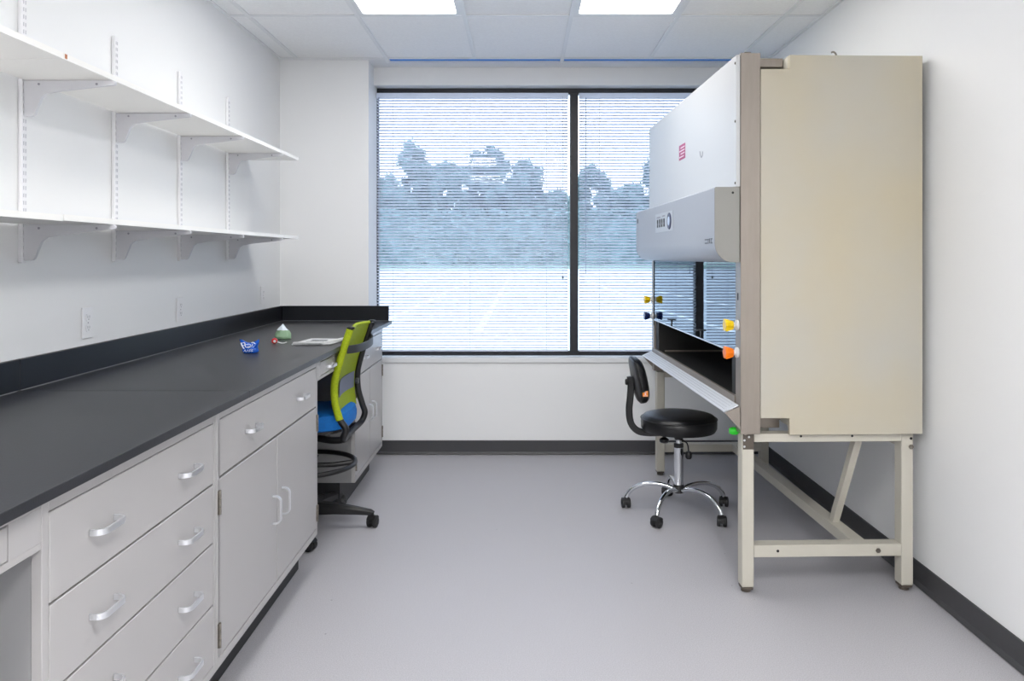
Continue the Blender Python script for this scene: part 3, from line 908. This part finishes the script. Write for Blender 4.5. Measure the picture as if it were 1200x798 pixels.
# ---------------------------------------------------------------- chairs: shared caster
def caster(cx_, cy_, ang, parent, r=.025, hood=M['blackp'], top=.07):
    """twin-wheel caster; ang = rolling direction"""
    R = Matrix.Rotation(ang, 3, 'Z')
    bm = new()
    # hood between wheels plus stem
    pts = [(r*1.08*math.cos(a), r+.002+r*1.08*math.sin(a)) for a in [math.radians(-10+20*i) for i in range(11)]]
    prism(bm, pts + [(-.006, r), (.006, r)], 'y', -.006, .006)
    fo = [(r*1.16*math.cos(a), r+.001+r*1.16*math.sin(a)) for a in [math.radians(28+12.4*i) for i in range(11)]]
    fi = [(r*1.05*math.cos(a), r+.001+r*1.05*math.sin(a)) for a in [math.radians(152-12.4*i) for i in range(11)]]
    prism(bm, fo + fi, 'y', -.022, .022)
    lathe(bm, [(0, r*2.05), (.011, r*2.05), (.009, top), (0, top)], (0, 0, 0), n=12)
    for s in (-1, 1):
        pass
    bmesh.ops.transform(bm, matrix=R.to_4x4(), verts=bm.verts[:])
    bmesh.ops.translate(bm, verts=bm.verts[:], vec=(cx_, cy_, 0))
    c = obj('caster', bm, hood, parent, smooth=True)
    for s in (-1, 1):
        bm = new(); prof = [(0, s*.0065), (r*.9, s*.0065), (r, s*.009), (r, s*.022), (r*.85, s*.025), (r*.4, s*.0255), (r*.3, s*.023), (0, s*.023)]
        lathe(bm, prof, (0, 0, r+.001), 'y', 20)
        bmesh.ops.transform(bm, matrix=R.to_4x4(), verts=bm.verts[:])
        bmesh.ops.translate(bm, verts=bm.verts[:], vec=(cx_, cy_, 0))
        obj('wheel', bm, M['tyre'], c, smooth=True)

# ---------------------------------------------------------------- round lab stool
st = thing('lab_stool', 'round black vinyl stool with small backrest and chrome five-star base', 'stool', (.862, 4.325, 0))
bm = new(); lathe(bm, [(0, .446), (.17, .446), (.196, .452), (.205, .468), (.206, .50), (.203, .519), (.190, .533), (.165, .5395), (.08, .543), (0, .544)], n=56)
obj('seat', bm, M['vinyl'], st, smooth=True)
bm = new(); tube(bm, [(.2055*math.cos(a), .2055*math.sin(a), .517) for a in [2*math.pi*i/56 for i in range(56)]], .003, 6, closed=True); obj('piping', bm, M['vinyl'], st, smooth=True)
bm = new(); lathe(bm, [(0, .4455), (.08, .4455), (.08, .436), (.03, .428), (.022, .40), (0, .40)], n=20)
box(bm, (-.2, -.02, .436), (0, .02, .4445), .002)
obj('seat_plate', bm, M['blackp'], st, smooth=True)
bm = new(); lathe(bm, [(0, .40), (.016, .40), (.016, .36), (0, .36)], n=16); obj('piston', bm, M['chrome'], st, smooth=True)
bm = new(); lathe(bm, [(0, .365), (.024, .362), (.026, .357), (.0255, .355), (.0255, .135), (0, .135)], n=28); obj('column', bm, M['chrome'], st, smooth=True)
bm = new(); lathe(bm, [(.0262, .378), (.0262, .358), (.018, .356), (.018, .378), (.0262, .378)], n=24); obj('collar', bm, M['blackp'], st, smooth=True)
bm = new(); tube(bm, smooth_path([(.015, -.005, .40), (.04, -.03, .385), (.045, -.045, .345)], 3), .004, 6); lathe(bm, [(0, .345), (.012, .345), (.018, .335), (.018, .315), (.012, .305), (0, .303)], (.045, -.045, 0), n=16)
obj('height_lever', bm, M['blackp'], st, smooth=True)
bm = new(); lathe(bm, [(0, .39), (.020, .39), (.026, .396), (.026, .408), (.018, .414), (.01, .418), (.008, .436), (0, .436)], (-.085, -.03, 0), n=16); obj('bar_knob', bm, M['blackp'], st, smooth=True)
bm = new(); lathe(bm, [(0, .155), (.027, .155), (.03, .145), (.03, .115), (.022, .108), (0, .108)], n=24); obj('hub', bm, M['blackp'], st, smooth=True)
for k in range(5):
    a = math.radians(92+72*k)
    c, s = math.cos(a), math.sin(a)
    path = smooth_path([(.026, 0, .128), (.09, 0, .146), (.17, 0, .145), (.235, 0, .122), (.272, 0, .09), (.287, 0, .060)], 5)
    bm = new(); sweep(bm, [(x*c, x*s, z, 1.0) for x, _, z in path], circ(.0125, 12), None)
    obj('leg', bm, M['chrome'], st, smooth=True)
    caster(.29*c, .29*s, a+[.4, 1.9, -.3, 2.2, .9][k], st, .026, top=.06)
# backrest: oval pad and bent flat bar
bm = new(); sweep(bm, smooth_path([(-.10, 0, .438), (-.17, 0, .437), (-.225, 0, .448), (-.262, 0, .49), (-.272, 0, .56), (-.266, 0, .63), (-.262, 0, .70), (-.266, 0, .745)], 5), [(-.018, -.008), (-.012, -.013), (.012, -.013), (.018, -.008), (.018, .008), (.012, .013), (-.012, .013), (-.018, .008)], up=(0, 1, 0)); obj('back_bar', bm, M['blackp'], st, smooth=True)
def pad(thick, shrink, x0, name, m):
    bm = new(); n = 36; rings = []
    for f, dx in ((0, thick), (.6, thick), (.86, thick*.86), (.97, thick*.55), (1.0, thick*.2), (1.0, 0), (.0, 0)):
        ring = []
        for i in range(n):
            a = 2*math.pi*i/n
            e = lambda q: math.copysign(abs(q)**.75, q)
            y = .165*f*shrink*e(math.cos(a)); z = .125*f*shrink*e(math.sin(a))
            bow = .35*(y*y)      # wraps around the back of the sitter
            ring.append(bm.verts.new((x0+dx+bow-.17*z, y, .729+z)))
        rings.append(ring)
    for A, B in zip(rings, rings[1:]):
        for i in range(n): bm.faces.new((A[i], A[(i+1) % n], B[(i+1) % n], B[i]))
    bmesh.ops.remove_doubles(bm, verts=bm.verts[:], dist=.0002)
    return obj(name, bm, m, st, smooth=True)
pad(.048, 1, -.238, 'backrest', M['vinyl']); pad(-.014, .96, -.239, 'back_shell', M['blackp'])
bm = new(); lathe(bm, [(0, -.02), (.014, -.019), (.018, -.012), (.016, 0), (0, 0)], (-.274, 0, .715), 'x', 14); obj('back_knob', bm, M['blackp'], st, smooth=True)
bm = new(); box(bm, (-.178, -.142, .634), (-.1765, -.110, .664)); 
# orange inspection tag wrapped at the near end of the pad
bm.free(); bm = new(); box(bm, (-.222, -.1600, .662), (-.193, -.1550, .692), .0005); tg = obj('tag', bm, M['tag'], st, label='orange square tag on the backrest')
bm = new(); box(bm, (-.219, -.1608, .665), (-.196, -.1602, .668)); box(bm, (-.211, -.1608, .672), (-.204, -.1602, .681)); box(bm, (-.217, -.1608, .685), (-.198, -.1602, .688)); obj('tag_print', bm, M['labelw'], tg)

# ---------------------------------------------------------------- green mesh chair
ch = thing('task_chair', 'drafting chair with lime green mesh back and blue seat, pushed under the counter', 'chair', (-1.115, 4.087, 0))
bm = new(); 
pts = []
for i in range(32):
    a = 2*math.pi*i/32
    e = lambda q: math.copysign(abs(q)**.55, q)
    pts.append((.245*e(math.cos(a)), .235*e(math.sin(a))))
rings = []
for f, z in ((.90, .536), (.985, .545), (1, .565), (1, .585), (.97, .603), (.88, .615), (.6, .618), (.0, .612)):
    rings.append([bm.verts.new((x*f, y*f, z + (.012 if x > .1 and z > .6 and f > .5 else 0))) for x, y in pts])
for A, B in zip(rings, rings[1:]):
    for i in range(32): bm.faces.new((A[i], A[(i+1) % 32], B[(i+1) % 32], B[i]))
bm.faces.new(rings[0]); bmesh.ops.remove_doubles(bm, verts=bm.verts[:], dist=.0002)
obj('seat', bm, M['bluefab'], ch, smooth=True)
bm = new(); prism(bm, [(x*.9, y*.9) for x, y in pts], 'z', .522, .5355); obj('seat_pan', bm, M['blackp'], ch)
bm = new(); box(bm, (-.12, -.09, .47), (.12, .09, .521), .01, 2); obj('tilt_mechanism', bm, M['blackp'], ch)
# frame rods with the loop below
prof = [(.300, 1.045), (.268, .95), (.236, .84), (.222, .77), (.226, .68), (.248, .60), (.262, .555), (.250, .515)]
V = .215
path = [(u, V, z) for u, z in prof] + [(.236, V*.85, .496), (.222, V*.4, .485), (.220, 0, .482), (.222, -V*.4, .485), (.236, -V*.85, .496)]
path += [(u - (.022 if z > .57 else .008), -V, z) for u, z in reversed(prof)]
bm = new(); tube(bm, smooth_path(path, 4), .0165, 12); obj('back_frame', bm, M['blackp'], ch, smooth=True)
bm = new(); 
for s in (-1, 1):
    tube(bm, smooth_path([(.226, .17*s, .492), (.17, .16*s, .487), (.06, .11*s, .492)], 4), .017, 10)
obj('frame_arm', bm, M['blackp'], ch, smooth=True)
# mesh
def strip(name, z0, z1, off, th, m, v0=-V, v1=V):
    import bisect
    C = sorted([(1.045, .290), (.95, .257), (.84, .222), (.77, .207), (.68, .204), (.595, .214)])
    def U(z):
        for (a, ua), (b, ub) in zip(C, C[1:]):
            if z <= b: return ua+(ub-ua)*(z-a)/(b-a)
        return C[-1][1]
    bm = new(); nz, nv = 14, 8
    g = []
    for side in (0, 1):
        G = []
        for i in range(nz+1):
            z = z0+(z1-z0)*i/nz
            G.append([bm.verts.new((U(z)+off-.014*(1-((2*j/nv-1))**2)+side*th, v0+(v1-v0)*j/nv, z)) for j in range(nv+1)])
        g.append(G)
        for i in range(nz):
            for j in range(nv): bm.faces.new((G[i][j], G[i][j+1], G[i+1][j+1], G[i+1][j]))
    for i in range(nz):
        for j in (0, nv): bm.faces.new((g[0][i][j], g[0][i+1][j], g[1][i+1][j], g[1][i][j]))
    for j in range(nv):
        for i in (0, nz): bm.faces.new((g[0][i][j], g[0][i][j+1], g[1][i][j+1], g[1][i][j]))
    return obj(name, bm, m, ch, smooth=True)
strip('mesh_back', .60, 1.046, 0, .003, M['limemesh'])
strip('lumbar_patch', .70, .785, .0035, .003, M['greyfab'], -.16, .17)
bm = new(); tube(bm, smooth_path([(u - (.024 if z > .57 else .008), -V-.002, z) for u, z in prof if z > .59], 4), .0185, 12); obj('green_sleeve', bm, M['lime'], ch, smooth=True)
bm = new(); tube(bm, smooth_path([(.283, -.2, 1.046), (.262, 0, 1.05), (.288, .2, 1.046)], 5), .009, 10); obj('top_edge', bm, M['lime'], ch, smooth=True)
for s in (-1, 1):
    bm = new(); lathe(bm, [(0, 1.046), (.020, 1.046), (.020, 1.054), (.012, 1.058), (0, 1.058)], (.30-(.022 if s < 0 else 0), s*V, 0), n=14); obj('frame_cap', bm, M['blackp'], ch, smooth=True)
bm = new(); sweep(bm, smooth_path([(.262, -V-.002, .945), (.30, -.15, .945), (.322, 0, .948), (.318, .14, .955), (.292, V, .965)], 6), rect(.006, .04), up=(0, 0, 1)); obj('back_band', bm, M['greyband'], ch, smooth=True)
bm = new(); lathe(bm, [(0, 0), (.016, 0), (.016, .014), (0, .016)], (.226, .15, .735), 'x', 12); obj('lumbar_knob', bm, M['greyband'], ch, smooth=True)
# column, foot ring, base
bm = new(); lathe(bm, [(0, .47), (.016, .47), (.016, .30), (.027, .298), (.027, .10), (0, .10)], n=20); obj('column', bm, M['blackp'], ch, smooth=True)
bm = new(); tube(bm, [(.25*math.cos(a), .25*math.sin(a), .33) for a in [2*math.pi*i/48 for i in range(48)]], .0125, 10, closed=True)
ft = obj('foot_ring', bm, M['blackp'], ch, smooth=True)
for a in (10, 130, 250):
    c, s = math.cos(math.radians(a)), math.sin(math.radians(a))
    bm = new(); tube(bm, [(.03*c, .03*s, .32), (.14*c, .14*s, .318), (.24*c, .24*s, .328)], .013, 8); obj('ring_spoke', bm, M['blackp'], ft, smooth=True)
bm = new(); lathe(bm, [(.028, .345), (.045, .34), (.045, .30), (.028, .295)], n=20); obj('ring_clamp', bm, M['blackp'], ft, smooth=True)
bm = new(); box(bm, (.055, -.16, .385), (.10, -.157, .425)); bmesh.ops.rotate(bm, verts=bm.verts[:], cent=(.08, -.158, .405), matrix=Matrix.Rotation(.5, 3, 'Y')); obj('care_tag', bm, M['greyband'], ch)
bm = new(); lathe(bm, [(0, .135), (.045, .13), (.055, .115), (.055, .075), (.04, .068), (0, .068)], n=24); obj('hub', bm, M['blackp'], ch, smooth=True)
for k in range(5):
    a = math.radians(72*k)
    c, s = math.cos(a), math.sin(a)
    bm = new(); sweep(bm, [(.045*c, .045*s, .105, 1.8), (.15*c, .15*s, .102, 1.5), (.26*c, .26*s, .09, 1.1), (.335*c, .335*s, .080, .8), (.352*c, .352*s, .074, .5)], [(-.02, -.017), (.02, -.017), (.022, .006), (.010, .016), (-.010, .016), (-.022, .006)], up=(0, 0, 1))
    obj('base_arm', bm, M['blackp'], ch, smooth=True)
    caster(.345*c, .345*s, a+[1.3, 2.0, .5, 1.1, .9][k], ch, .029, top=.066)
